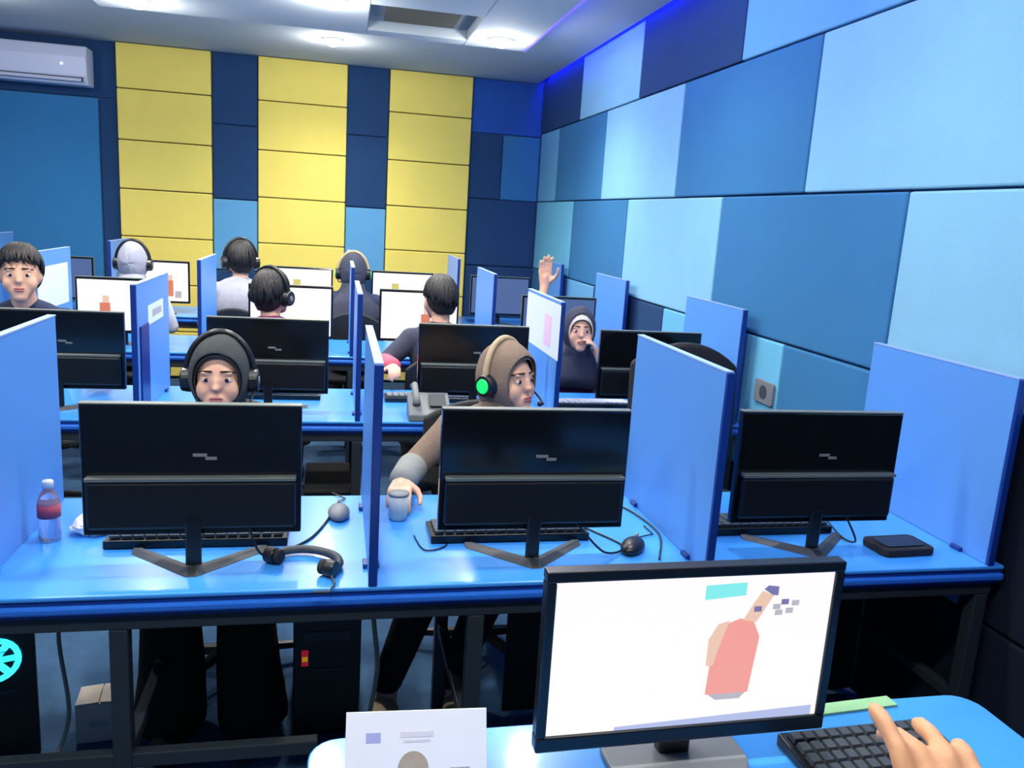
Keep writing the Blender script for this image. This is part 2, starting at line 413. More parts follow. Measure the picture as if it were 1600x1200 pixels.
# ------------------------------------------------------------------ monitors
def monitor_shell(t, w=.49, h=.315, zc=.235, face=1, y=0):
    # face=+1 : screen looks to local -Y (y is the panel centre)
    f = face
    MB().bb(-w / 2, w / 2, y - .012, y + .012, zc - h / 2, zc + h / 2).build('panel', 'black_gloss', t, bevel=.004)
    yb = y + f * .012
    MB().prism([(-w / 2 + .012, zc - h / 2 + .02), (w / 2 - .012, zc - h / 2 + .02), (w / 2 - .012, zc - .02), (-w / 2 + .012, zc - .02)], min(yb, yb + f * .022), max(yb, yb + f * .022)).build('rear_housing', 'black_plastic', t, bevel=.008)
    MB().bb(-w / 2 + .012, w / 2 - .012, min(yb, yb + f * .024), max(yb, yb + f * .024), zc - .0195, zc - .010).build('rear_ridge', 'grey_trim', t, bevel=.002)
    MB().bb(-w / 2, w / 2, y - .0125, y + .0125, zc + h / 2 + .0002, zc + h / 2 + .004).build('top_trim', 'grey_trim', t, bevel=.001)
    lg = MB()
    lg.bb(-.002, .03, min(yb, yb + f * .0015), max(yb, yb + f * .0015), zc + .035, zc + .043)
    lg.bb(.026, .052, min(yb, yb + f * .0015), max(yb, yb + f * .0015), zc + .027, zc + .035)
    lg.build('logo', 'grey_plastic', t, bevel=.001)
    # neck, V foot opening towards the screen side
    yn = y + f * .05
    MB().prism(rrect(.036, .016, .006, 3, 0, yn - f * .018), .004, zc - h / 2 + .045, 'z').build('neck', 'black_plastic', t)
    for sx in (-1, 1):
        MB().loft([[(sx * 0 + ox, yn + f * .02 + oy, z) for ox, oy, z in ((-.012, -.014, 0.0005), (.012, -.014, 0.0005), (.012, .014, .012), (-.012, .014, .012))],
                   [(sx * .15 + ox, y - f * .07 + oy, z) for ox, oy, z in ((-.010, -.012, 0.0005), (.010, -.012, 0.0005), (.010, .012, .008), (-.010, .012, .008))]]).build('foot', 'dark_grey', t, bevel=.002)
def screen_plane(t, w, h, zc, y, m, f=1, name='screen'):
    yy = y - f * .0122
    return MB().bb(-w / 2 + .012, w / 2 - .012, min(yy, yy - f * .001), max(yy, yy - f * .001), zc - h / 2 + .016, zc + h / 2 - .012).build(name, m, t)
mon_back = {}
def back_monitor(x, Y, label, tall=0):
    t = tag(empty('computer_monitor', (x, Y, .74)), label, 'monitor', 'black monitors seen from behind')
    if not mon_back:
        monitor_shell(t, face=-1); screen_plane(t, .49, .315, .235, 0, 'screen_blue', -1); mon_back['o'] = t
    else:
        for ch in mon_back['o'].children: dup(ch, t)
    return t
back_monitor(-.318, 1.965, 'black monitor back in front of the woman in the charcoal headscarf')
back_monitor(.507, 1.955, 'black monitor back in front of the woman in the brown headscarf')
back_monitor(1.317, 1.967, 'black monitor back at the empty front station by the right wall')
back_monitor(-1.08, 3.55, 'black monitor back in the second row left of the labelled divider')
back_monitor(-.27, 3.52, 'black monitor back in the second row behind the charcoal headscarf')
back_monitor(.60, 3.53, 'black monitor back in the second row behind the brown headscarf')
back_monitor(1.42, 3.52, 'black monitor back in the second row right of the woman resting her chin')
def front_monitor(x, Y, label, fig=None, m='screen_white', blot=None):
    t = tag(empty('computer_monitor', (x, Y, .74)), label, 'monitor', 'monitors facing the camera')
    monitor_shell(t, face=1); screen_plane(t, .49, .315, .235, 0, m)
    def s(x0, x1, z0, z1, mm, nm, d=.0005): MB().bb(x0, x1, -.0132 - d, -.0132, z0, z1).build(nm, mm, t)
    if fig is not None:
        s(fig - .028, fig + .028, .13, .25, 'screen_orange', 'figure_body'); s(fig - .012, fig + .022, .25, .29, 'screen_skin', 'figure_arm'); s(fig + .04, fig + .085, .12, .17, 'screen_grey', 'figure_caption')
    if blot is not None: s(blot - .035, blot + .02, .22, .30, 'screen_yellow', 'reflection_blot')  # yellow reflection painted onto the screen as a glowing patch
    return t
front_monitor(-1.2, 5.07, 'white lit screen with a red figure, third row left', -.09)
front_monitor(-.26, 5.07, 'blank white lit screen right of the black-haired head in the third row')
front_monitor(.507, 5.07, 'white lit screen with a red figure near the middle of the third row', .04)
front_monitor(1.40, 5.07, 'lit screen in the third row hidden behind the woman raising her hand', None, 'screen_blue')
front_monitor(-2.0, 6.62, 'pale lit screen in the last row near the left edge', None, 'screen_blue')
front_monitor(-1.33, 6.62, 'lit screen in the last row below the first yellow stripe', .1, 'screen_white')
front_monitor(-.27, 6.62, 'white lit screen in the last row below the second yellow stripe', None, 'screen_white', -.02)
front_monitor(.52, 6.62, 'white lit screen in the last row below the third yellow stripe', None, 'screen_white', -.05)
front_monitor(1.317, 6.62, 'bluish lit screen in the last row, rightmost one', None, 'screen_blue')

# the big lit monitor at the camera
mt = tag(empty('computer_monitor', (.563, 1.103, .74), math.radians(.9)), 'large lit monitor in the foreground showing a white page with a salmon figure', 'monitor')
W, Hh, zc = .50, .30, .204
def fr(x0, x1, z0, z1, nm='bezel'): MB().bb(x0, x1, -.014, .012, z0, z1).build(nm, 'black_plastic', mt, bevel=.003)
z0, z1 = zc - Hh / 2, zc + Hh / 2
MB().bb(-W / 2 + .004, W / 2 - .004, -.006, .016, z0 + .004, z1 - .004).build('panel', 'black_plastic', mt, bevel=.003)
fr(-W / 2, W / 2, z1 - .018, z1); fr(-W / 2, W / 2, z0, z0 + .026); fr(-W / 2, -W / 2 + .016, z0 + .026, z1 - .018); fr(W / 2 - .016, W / 2, z0 + .026, z1 - .018)
MB().bb(-W / 2 + .016, W / 2 - .016, -.0085, -.0062, z0 + .026, z1 - .018).build('screen', 'screen_white', mt)
def sc(pts, m, nm, k=0): MB().prism(pts, -.0092 - k * .0004, -.0088 - k * .0004).build(nm, m, mt)
def sp(px, py):   # page coordinates 0..1 -> screen
    return (-W / 2 + .016 + px * (W - .032), z1 - .018 - py * (Hh - .044))
P = lambda *q: [sp(*a) for a in q]
sc(P((.57, .42), (.60, .33), (.66, .29), (.71, .31), (.74, .42), (.72, .80), (.56, .80)), 'screen_salmon', 'figure_torso')
sc(P((.55, .60), (.55, .42), (.58, .32), (.62, .30), (.60, .42), (.575, .60)), 'screen_skin', 'figure_arm', 1)
sc(P((.67, .30), (.70, .20), (.73, .11), (.775, .14), (.745, .24), (.72, .32)), 'screen_skin', 'figure_arm', 1)
sc(P((.735, .10), (.75, .075), (.79, .085), (.79, .145), (.77, .14)), 'screen_violet', 'figure_hand', 2)
sc(P((.57, .80), (.71, .80), (.69, .84), (.60, .84)), 'screen_grey', 'figure_base', 1)
sc(P((.52, .06), (.67, .05), (.67, .135), (.52, .155)), 'screen_cyan', 'caption_box')
for i, (a, b) in enumerate(((.72, .23), (.82, .19), (.86, .20), (.84, .25), (.80, .26), (.79, .22))):
    sc(P((a - .014, b - .018), (a + .014, b - .018), (a + .014, b + .018), (a - .014, b + .018)), 'screen_violet' if i < 2 else 'screen_grey', 'figure_dot', 2)
sc(P((.24, .975), (.98, .93), (.98, .998), (.24, .998)), 'screen_bar', 'task_bar')
MB().prism(rrect(.055, .03, .008, 3, .0, .03), .012, .12, 'z').build('neck', 'black_plastic', mt)
MB().prism(rrect(.24, .17, .07, 7, .0, .02), .0005, .012, 'z').build('foot', 'grey_plastic', mt, bevel=.003)

# ------------------------------------------------------------------ keyboards, mice and small desk things
def keyboard(x, y, rz, label, w=.44, d=.14, keys=False, m='dark_grey', z=.7405):
    t = tag(empty('keyboard', (x, y, z), rz), label, 'keyboard', 'keyboards on the desks')
    MB().prism([(-d / 2, 0), (d / 2, 0), (d / 2, .022), (-d / 2, .012)], -w / 2, w / 2, 'x').build('body', 'black_plastic', t, bevel=.003)
    nx, ny = (15, 5) if w > .4 else (12, 5)
    kw, kd = (w - .02) / nx, (d - .02) / ny
    tilt = math.atan2(.010, d)
    if keys:
        base = None
        for j in range(ny):
            for i in range(nx):
                if j == 0 and 2 < i < 8: continue
                p = (-w / 2 + .01 + kw * (i + .5), -d / 2 + .01 + kd * (j + .5), .0175 + .01 * ((j + .5) / ny))
                if base is None: base = k = MB().loft([rr for rr in ([(a, b, -.004) for a, b in rrect(kw * .9, kd * .9, .002, 2)], [(a, b, .004) for a, b in rrect(kw * .72, kd * .74, .002, 2)])]).build('key', m, t)
                else: k = base.copy(); COL.objects.link(k); k.parent = t
                k.location = p; k.rotation_euler = (tilt, 0, 0)
        MB().box((-w / 2 + .01 + kw * 5.5, -d / 2 + .01 + kd * .5, .019), (kw * 4.9, kd * .85, .007), (tilt, 0, 0)).build('space_bar', m, t, bevel=.002)
    else:
        mb = MB()
        for j in range(ny):
            for i in range(nx):
                mb.box((-w / 2 + .01 + kw * (i + .5), -d / 2 + .01 + kd * (j + .5), .0175 + .01 * ((j + .5) / ny)), (kw * .84, kd * .84, .007), (tilt, 0, 0))
        k = mb.build('keys', m, t); k['kind'] = 'stuff'
    return t
def mouse(x, y, rz, label, m='black_plastic'):
    t = tag(empty('computer_mouse', (x, y, .7405), rz), label, 'mouse', 'mice on the desks')
    MB().ell((0, 0, .012), (.031, .055, .022), n=18, m=10, fn=lambda p: Vector((p.x, p.y, max(p.z, -.0115)))).build('shell', m, t, smooth=True)
    MB().cyl((-.004, -.03, .032), (.004, -.03, .032), .008, n=12).build('wheel', 'grey_plastic', t)
    MB().tube([(0, -.05, .012), (.01, -.09, .004), (-.02, -.14, .004), (.02, -.19, .004)], .002, 6).build('cord', 'black_plastic', t)
    return t
kl = 'black keyboard on the front desk '
keyboard(-.33, 2.125, PI, kl + 'under the left monitor', m='key_grey')
keyboard(.48, 2.115, PI, kl + 'under the middle monitor', m='key_grey')
keyboard(1.24, 2.125, PI, kl + 'under the right monitor', m='key_grey')
keyboard(-.28, 3.80, PI, 'keyboard in the second row behind the charcoal headscarf')
keyboard(.45, 3.78, PI, 'grey keyboard in the second row beside the grey handset', m='grey_plastic')
keyboard(1.19, 3.70, PI, 'pale keyboard in the second row by the woman resting her chin', m='white_plastic')
keyboard(.91, 1.065, math.radians(2), 'black keyboard on the foreground desk, right of the lit monitor', .30, .15, True)
mouse(.02, 2.26, PI, 'grey mouse on the front desk left of the edge-on divider', 'grey_plastic')
mouse(.80, 1.97, PI * .8, 'black mouse on the front desk left of the brown-scarf divider')
pad = tag(empty('mouse_pad', (.80, 1.95, .7403)), 'dark mouse pad under the mouse left of the right divider', 'mouse pad')
pad2 = tag(empty('modem_box', (1.59, 1.93, .7405), .05), 'flat black box on the right end of the front desk', 'box')
MB().prism(rrect(.17, .11, .02, 4), 0, .022, 'z').build('case', 'black_matt', pad2, bevel=.004)
MB().prism(rrect(.13, .07, .015, 4), .022, .025, 'z').build('lid', 'black_plastic', pad2, bevel=.001)
bpy.data.objects.remove(pad)

# headset lying on the desk
def arc(r, a0, a1, n, f): return [f(r * math.cos(math.radians(a0 + (a1 - a0) * k / n)), r * math.sin(math.radians(a0 + (a1 - a0) * k / n))) for k in range(n + 1)]
hs = tag(empty('headset', (-.06, 1.925, .7405), math.radians(-32)), 'black headset lying on the front desk right of the left monitor', 'headset')
MB().tube(arc(.085, -15, 195, 18, lambda a, b: (a, b * .8, .014)), .011, 8).build('headband', 'dark_grey', hs, smooth=True)
for sx in (-1, 1):
    c = MB().cyl((sx * .07, -.02, .02), (sx * .098, -.02, .02), .02, n=20).build('ear_cup', 'black_plastic', hs, bevel=.004)
    MB().cyl((sx * .055, -.02, .02), (sx * .07, -.02, .02), .018, n=20).build('ear_pad', 'black_matt', c, bevel=.004)
MB().tube([(.09, -.03, .012), (.12, -.06, .006), (.13, -.10, .004), (.10, -.115, .004)], .003, 6).build('microphone_boom', 'dark_grey', hs)

def cable(pts, label, m='black_plastic', r=.003):
    pts = [Vector(p) for p in pts]; out = []
    for i in range(len(pts) - 1):
        a, b = pts[i], pts[i + 1]; pa = pts[max(i - 1, 0)]; pb = pts[min(i + 2, len(pts) - 1)]
        for k in range(8):
            t = k / 8; out.append(.5 * (2 * a + (b - pa) * t + (2 * pa - 5 * a + 4 * b - pb) * t * t + (-pa + 3 * a - 3 * b + pb) * t ** 3))
    out.append(pts[-1])
    c0 = pts[0].copy()
    return tag(MB().tube([p - c0 for p in out], r, 6).build('cable', m, None, loc=c0, smooth=True), label, 'cable')
cable([(-.20, 1.945, .86), (-.17, 1.93, .78), (-.14, 2.0, .745), (-.05, 2.1, .744), (.02, 2.35, .744)], 'black cable hanging from the left front monitor')
cable([(.62, 1.935, .84), (.70, 1.92, .76), (.78, 2.0, .744), (.70, 2.2, .744), (.86, 2.33, .744), (.92, 2.1, .744), (.85, 1.9, .744)], 'thin dark cable looping on the desk right of the middle monitor')
cable([(1.42, 1.95, .84), (1.45, 1.93, .77), (1.47, 2.02, .744), (1.52, 2.2, .744)], 'thin black cable hanging from the right front monitor')
cable([(.22, 2.10, .743), (.24, 2.0, .743), (.30, 2.03, .743), (.28, 2.1, .743), (.33, 2.13, .743)], 'thin loose cable curled on the desk left of the middle monitor', r=.002)
cable([(.123, 2.42, .64), (.125, 2.25, .45), (.14, 2.22, .28), (.12, 2.22, .12), (.13, 2.3, .01)], 'tan cable hanging under the front desk below the edge-on divider', 'cable_tan', .007)
cable([(-.64, 2.42, .64), (-.70, 2.2, .5), (-.66, 2.1, .25), (-.75, 2.1, .08), (-.90, 2.2, .012)], 'tan cable under the left end of the front desk', 'cable_tan', .006)

# water bottle
bt = tag(empty('water_bottle', (-.69, 2.13, .7405)), 'small clear water bottle with a red label by the left divider', 'bottle')
def lathe(pr, n=20): return [[(r * math.cos(2 * PI * k / n), r * math.sin(2 * PI * k / n), z) for k in range(n)] for r, z in pr]
MB().loft(lathe([(.022, 0), (.026, .006), (.026, .05), (.024, .06), (.026, .07), (.026, .10), (.018, .122), (.011, .132), (.011, .14)])).build('body', 'water', bt, smooth=True)
MB().loft(lathe([(.0268, .062), (.0268, .095)])).build('label_band', 'red_label', bt, smooth=True)
MB().loft(lathe([(.0135, .137), (.0135, .152), (.012, .155)])).build('cap', 'white_plastic', bt, smooth=True)
# tissue
rn = random.Random(3)
ts = tag(MB().ell((0, 0, .02), (.05, .04, .03), n=14, m=9, fn=lambda p: Vector((p.x * (1 + rn.uniform(-.25, .2)), p.y * (1 + rn.uniform(-.25, .2)), max(p.z * (1 + rn.uniform(-.3, .3)), -.019)))).build('crumpled_tissue', 'paper', None, (-.60, 2.17, .7405)), 'crumpled white tissue on the front desk behind the water bottle', 'tissue')
# cup
cu = tag(empty('tumbler', (.186, 2.235, .7405)), 'small pale tumbler on the front desk by the brown sleeve', 'cup')
MB().loft(lathe([(.022, 0), (.026, .004), (.029, .075), (.027, .075), (.024, .008), (.002, .006)]), cap=False).build('body', 'cup', cu, smooth=True)
MB().loft(lathe([(.030, .072), (.031, .076), (.028, .079), (.004, .081)])).build('lid', 'grey_plastic', cu, smooth=True)
# grey handset on second-row desk
gh = tag(empty('desk_phone', (.40, 3.42, .7405)), 'grey desk phone on the second-row desk beside the pink sleeve', 'phone')
MB().prism([(-.07, 0), (.07, 0), (.07, .10), (-.07, .03)], -.09, .09, 'x').build('base', 'grey_plastic', gh, bevel=.006)
MB().tube([(-.06, -.07, .075), (-.06, -.04, .10), (-.06, .05, .135), (-.06, .08, .12)], [.018, .014, .014, .018], 10).build('handset', 'cl_grey', gh, smooth=True)
MB().box((.035, 0, .078), (.07, .08, .006), (.46, 0, 0)).build('keypad', 'dark_grey', gh)
# green paper slip at the far edge of the foreground desk
tag(MB().box((0, 0, 0), (.17, .03, .004)).build('paper_slip', 'green_paper', None, (.97, 1.222, .7425), (0, 0, math.radians(4))), 'pale green paper strip at the far edge of the foreground desk', 'paper')
# tent card with portrait
tc = tag(empty('tent_card', (.130, 1.06, .7405), math.radians(-3)), 'folded white card with a round portrait standing on the foreground desk', 'card')
cw, ch, ty = .212, .135, .062
a = math.atan2(ty, .118); L = math.hypot(ty, .118)
cf = MB().box((0, -0.0, 0), (cw, .0012, L)).build('front_leaf', 'paper', tc, (0, ty / 2 - .062 + .062, .059), (-a, 0, 0))
cf.location = (0, ty / 2, .0595)
cb = MB().box((0, 0, 0), (cw, .0012, L)).build('back_leaf', 'paper', tc, (0, ty * 1.5, .0595), (a, 0, 0))
def pr(x, z, w_, h_, m, nm, rnd=False):
    mb = MB()
    pts = [(x + w_ / 2 * math.cos(2 * PI * k / 24), z + h_ / 2 * math.sin(2 * PI * k / 24)) for k in range(24)] if rnd else [(x - w_ / 2, z - h_ / 2), (x + w_ / 2, z - h_ / 2), (x + w_ / 2, z + h_ / 2), (x - w_ / 2, z + h_ / 2)]
    mb.prism(pts, -.0011, -.0006).build(nm, m, cf)
pr(-.065, .030, .022, .014, 'ink_blue', 'printed_logo'); pr(.0, .033, .05, .008, 'ink_pale', 'printed_title'); pr(.0, .024, .04, .004, 'ink_pale', 'printed_title')
pr(-.005, -.015, .046, .05, 'ink_tan', 'printed_portrait', True)
pr(-.066, -.022, .028, .016, 'ink_dark', 'printed_block'); pr(.065, -.020, .03, .010, 'ink_grey', 'printed_block')
pr(.0, -.05, .12, .006, 'ink_pale', 'printed_line')

# ------------------------------------------------------------------ floor things
def tower(x, y, label, rz=0, lit=None, sc_=1.0):
    t = tag(empty('computer_tower', (x, y, 0), rz), label, 'computer', 'computer towers under the desks')
    MB().bb(-.1, .1, -.2, .2, .012, .42).build('case', 'black_matt', t, bevel=.006)
    MB().bb(-.098, .098, -.212, -.201, .016, .416).build('front_panel', 'black_plastic', t, bevel=.004)
    MB().bb(-.07, .07, -.215, -.212, .33, .36).build('disc_drive', 'dark_grey', t, bevel=.001)
    MB().bb(-.05, .05, -.2145, -.212, .23, .238).build('front_slot', 'dark_grey', t)
    for sx in (-1, 1):
        for sy in (-1, 1): MB().cyl((sx * .08, sy * .17, 0), (sx * .08, sy * .17, .013), .012, n=12).build('rubber_foot', 'black_matt', t)
    if lit == 'status':
        MB().bb(-.075, -.055, -.216, -.212, .25, .30).build('power_light', 'led_red', t); MB().bb(-.073, -.057, -.2165, -.216, .265, .28).build('status_light', 'led_yellow', t)
    if lit == 'fans':
        for z in (.335,):
            r = MB().tube([(.058 * math.cos(q * PI / 12), -.214, z + .058 * math.sin(q * PI / 12)) for q in range(24)], .008, 8, True).build('fan_ring', 'led_cyan', t, smooth=True)
            b = MB()
            for q in range(7): b.box((.028 * math.cos(q * 2 * PI / 7), -.213, z + .028 * math.sin(q * 2 * PI / 7)), (.045, .004, .018), (0, -q * 2 * PI / 7, 0))
            b.build('fan_blades', 'led_cyan', r)
    return t
tower(-.005, 2.52, 'black computer tower under the front desk left of the edge-on divider', lit='status')
tower(-.965, 2.47, 'computer tower with a glowing cyan fan at the left frame edge', 0.35, 'fans')
tower(-.02, 3.62, 'black computer tower under the second-row desk left of the edge-on divider', lit='status')
tower(-.62, 3.66, 'black computer tower under the second-row desk behind the charcoal headscarf woman')
bx = tag(empty('carton', (-.665, 2.42, 0), .1), 'small beige carton on the floor under the front desk', 'box')
MB().bb(-.065, .065, -.05, .05, 0, .125).build('body', 'beige_card', bx, bevel=.002)
for sx in (-1, 1): MB().box((sx * .033, 0, .1275), (.062, .1, .003), (0, sx * .06, 0)).build('flap', 'beige_card', bx)
MB().bb(-.03, .02, -.0507, -.0501, .05, .07).build('print', 'ink_grey', bx)

# wall socket, air conditioner
so = tag(empty('wall_socket', (XR - .028, 3.21, .925)), 'grey wall socket plate low on the right wall', 'socket')
MB().prism([(a_, b_) for a_, b_ in rrect(.16, .10, .012)], -.012, 0, 'x').build('plate', 'grey_plastic', so, bevel=.002)
MB().prism([(a_, b_) for a_, b_ in rrect(.06, .06, .028)], -.0135, -.0121, 'x').build('outlet', 'dark_grey', so)
ac = tag(empty('air_conditioner', (-2.42, YB - .02, 2.60)), 'white split air conditioner high on the back wall at the left edge', 'air conditioner')
MB().prism([(0, -.15), (-.17, -.15), (-.21, -.08), (-.22, .06), (-.19, .15), (0, .15)], -.42, .42, 'x').build('casing', 'ac_white', ac, bevel=.012)
MB().box((0, -.205, -.105), (.78, .008, .05), (-.5, 0, 0)).build('air_vent', 'dark_grey', ac)
MB().box((0, -.216, -.115), (.76, .006, .03), (-.6, 0, 0)).build('louver', 'ac_white', ac, bevel=.002)
MB().box((.24, -.2225, .0), (.02, .003, .02)).build('display_light', 'ac_light', ac)

# ------------------------------------------------------------------ chairs
chair0 = {}
def chair(x, y, rz, label, z=0):
    t = tag(empty('office_chair', (x, y, 0), rz), label, 'chair', 'black office chairs')
    if chair0:
        for ch in chair0['o'].children: dup(ch, t)
        return t
    chair0['o'] = t      # backrest on local +Y side, sitter looks to -Y
    MB().prism(rrect(.44, .44, .09, 5), .385, .43, 'z').build('seat', 'black_matt', t, bevel=.015)
    br = MB(); rings = []
    for k in range(11):
        xx = -.21 + .042 * k; cz = .08 * (1 - (xx / .21) ** 2)
        yy = .30 - .03 * (1 - (xx / .21) ** 2) + .0
        rings.append([(xx, yy - .02, .58 - cz * .2), (xx, yy + .02, .56 - cz * .2), (xx, yy + .05, .83 + cz), (xx, yy + .015, .83 + cz)])
    br.loft(rings).build('backrest', 'black_matt', t, bevel=.012)
    MB().tube([(0, .15, .39), (0, .27, .40), (0, .33, .48), (0, .33, .70)], .02, 8).build('back_bar', 'black_plastic', t)
    MB().cyl((0, 0, .09), (0, 0, .385), .026, n=16).build('gas_post', 'steel', t)
    for k in range(5):
        an = 2 * PI * k / 5 + .3
        l = MB().tube([(0, 0, .10), (.26 * math.cos(an), .26 * math.sin(an), .065)], [.022, .014], 8).build('base_leg', 'black_plastic', t)
        MB().ell((.26 * math.cos(an), .26 * math.sin(an), .027), (.02, .02, .027), n=12, m=8).build('caster', 'black_plastic', l, smooth=True)
    return t

# ------------------------------------------------------------------ people
def head_fn(p):
    x, y, z = p
    if z < 0:
        k = min(1, -z / .115)
        x *= 1 - .26 * k ** 1.8
        if y > 0: y *= 1 - .38 * k
        else: y *= 1 - .05 * k
    else:
        y *= 1.0 + (.06 * z / .115 if y > 0 else -.04 * z / .115)
    return Vector((x, y, z))
def hand_prims(w, d, n, side, curl=.5, scale=1.0, spread=1.0, curls=None):
    """capsule lists for a hand: wrist w, finger direction d, palm-facing normal n, side=+1 thumb to +lateral"""
    w = Vector(w); d = Vector(d).normalized(); n = Vector(n); n = (n - d * n.dot(d)).normalized(); l = d.cross(n).normalized() * side
    S_ = scale; out = []; tips = []
    kn = []
    for i, (lat, fwd, ln) in enumerate(((.030, .088, .070), (.010, .092, .078), (-.010, .088, .072), (-.029, .080, .056))):
        k = w + d * fwd * S_ + l * lat * S_
        kn.append(k)
        out.append(((w + l * lat * .55 * S_), k, .013 * S_, .0105 * S_))
        c = (curls[i] if curls else curl)
        a1 = c * .8; a2 = c * 1.9; a3 = c * 2.6
        p = k
        for ang, fr_ in ((a1, .46), (a2, .30), (a3, .24)):
            dd = (d * math.cos(ang) + n * math.sin(ang) + l * (lat * 4.0 * (spread - .4) * (1 if ang < 1 else .3))).normalized()
            q = p + dd * ln * fr_ * S_
            out.append((p, q, .0092 * S_ - .0008 * S_ * (ang > a1), .0082 * S_ - .0008 * S_ * (ang > a1)))
            p = q
        tips.append((p, dd))
    for i in range(3): out.append((kn[i], kn[i + 1], .0105 * S_, .0105 * S_))
    b = w + d * .022 * S_ + l * .020 * S_
    m1 = b + (d * .55 + l * .75 + n * .25).normalized() * .042 * S_
    m2 = m1 + (d * .85 + l * .35 + n * .35).normalized() * .032 * S_
    m3 = m2 + (d * .95 + n * .35).normalized() * .026 * S_
    out += [(b, m1, .016 * S_, .0125 * S_), (m1, m2, .0115 * S_, .010 * S_), (m2, m3, .010 * S_, .0085 * S_)]
    out.append((w, w + d * .05 * S_, .021 * S_, .020 * S_))
    return out, tips

def person(label, loc, rz, sc=1.0, head=(0, -.09, 1.13), hrot=(0, 0, 0), cover='hijab', cover_m='cl_charcoal', shirt_m='cl_charcoal', pants_m='cl_black',
           skin='skin', R=None, L=None, headset=None, wide=False, vox=.008, lean=0, sleeve=1.0, drape_m=None, fore=None, foot_dx=0.0, opening=(38, 54, 58), cap_o=(35, 51, 56), shoe=None, hsc=None):
    """local frame: faces -Y, seat at z .45; R = right arm (local -X), L = left arm (+X): (elbow, wrist, finger dir, palm normal, curl)"""
    t = tag(empty('person', loc, rz, sc), label, 'person')
    R = R or ((-.23, -.10, .70), (-.15, -.33, .835), (.1, -1, 0), (0, 0, -1), .35)
    L = L or ((.23, -.10, .70), (.15, -.33, .835), (-.1, -1, 0), (0, 0, -1), .35)
    hc = Vector(head); HR = Euler(hrot).to_matrix()
    H3 = lambda x, y, z: hc + HR @ Vector((x, y, z))
    neckb = Vector((hc.x * .45, hc.y * .45 - .0, .985))
    chest = Vector((hc.x * .25, hc.y * .3, .84))
    sh = {-1: Vector((-.155, hc.y * .35, .925)), 1: Vector((.155, hc.y * .35, .925))}
    body, shirt, pants = MB(), MB(), MB()
    def torso(mb, g):
        mb.ell((0, 0, .56), (.16 + g, .125 + g, .12 + g), n=18, m=12)
        mb.ell(chest * .5 + Vector((0, 0, .34)), (.135 + g, .10 + g, .17 + g), n=18, m=12)
        mb.ell(chest, (.155 + g, .11 + g, .16 + g), n=18, m=12)
        mb.caps(sh[-1], sh[1], .058 + g, .058 + g)
        mb.caps(sh[-1] * .5 + neckb * .5, neckb, .05 + g, .05 + g); mb.caps(sh[1] * .5 + neckb * .5, neckb, .05 + g, .05 + g)
    torso(body, -.006); torso(shirt, .008)
    body.caps(neckb - Vector((0, 0, .03)), H3(0, .02, -.05), .054, .050)
    body.ell(hc, (.075, .096, .116), hrot, n=28, m=20, fn=head_fn)
    for c, r in (((0, -.094, -.012), (.011, .012, .024)), ((0, -.101, -.026), (.015, .014, .011)), ((0, -.076, -.096), (.032, .022, .022)), ((-.034, -.060, -.036), (.034, .029, .040)), ((.034, -.060, -.036), (.034, .029, .040)), ((0, -.070, -.070), (.045, .026, .034)),
                 ((0, -.088, -.060), (.026, .012, .014)), ((-.030, -.083, .022), (.022, .010, .008)), ((.030, -.083, .022), (.022, .010, .008)), ((-.076, .008, -.01), (.009, .018, .03)), ((.076, .008, -.01), (.009, .018, .03))):
        body.ell(H3(*c), r, hrot, n=12, m=8)
    tips = []
    for s_, A in ((-1, R), (1, L)):
        e, wv = Vector(A[0]), Vector(A[1])
        body.chain([sh[s_], e, wv], [.046, .036, .024])
        hp, tp = hand_prims(wv, A[2], A[3], -s_ if len(A) < 6 or A[5] is None else A[5], A[4], hsc or 1.0 / sc * .97, 1.0, A[6] if len(A) > 6 else None)
        for q in hp: body.caps(*q)
        tips += tp
        we = e.lerp(wv, .9 * sleeve)
        shirt.chain([sh[s_], e, we], [.062, .050, .040])
        if fore and fore[0] == s_: MB().chain([e.lerp(wv, .05), e.lerp(wv, .93)], [.056, .045]).build('sleeve', fore[1], t, remesh=.010)
    for s_ in (-1, 1):
        hip, kn, an = Vector((s_ * .085, -.02, .535)), Vector((s_ * .11 + foot_dx * .6, -.40, .50)), Vector((s_ * .11 + foot_dx, -.33, .09))
        body.chain([hip, kn, an], [.078, .052, .036])
        body.chain([an, Vector((s_ * .115 + foot_dx, -.36, .04)), Vector((s_ * .125 + foot_dx, -.50, .03))], [.036, .036, .026])
        if wide: pants.chain([hip, kn], [.105, .085]); pants.tube([kn + Vector((0, .0, .05)), kn, (s_ * .115, -.36, .25), (s_ * .13, -.34, .05)], [.05, .085, .10, .115], 18)
        else: pants.chain([hip, kn, an + Vector((0, 0, .03))], [.095, .068, .052])
    pants.ell((0, .01, .54), (.172, .138, .115), n=18, m=12)
    body.build('body', skin, t, remesh=vox, smit=5)
    shirt.build('shirt', shirt_m, t, remesh=max(.010, vox), smit=4)
    pants.build('trousers', pants_m, t, remesh=.014, smit=4)
    # shoes
    for s_ in (-1, 1):
        o = MB().ell((s_ * .12 + foot_dx, -.43, .042), (.05, .13, .045), n=16, m=10, fn=lambda p: Vector((p.x, p.y, max(p.z, -.04)))).build('shoe', shoe or 'cl_black', t, smooth=True)
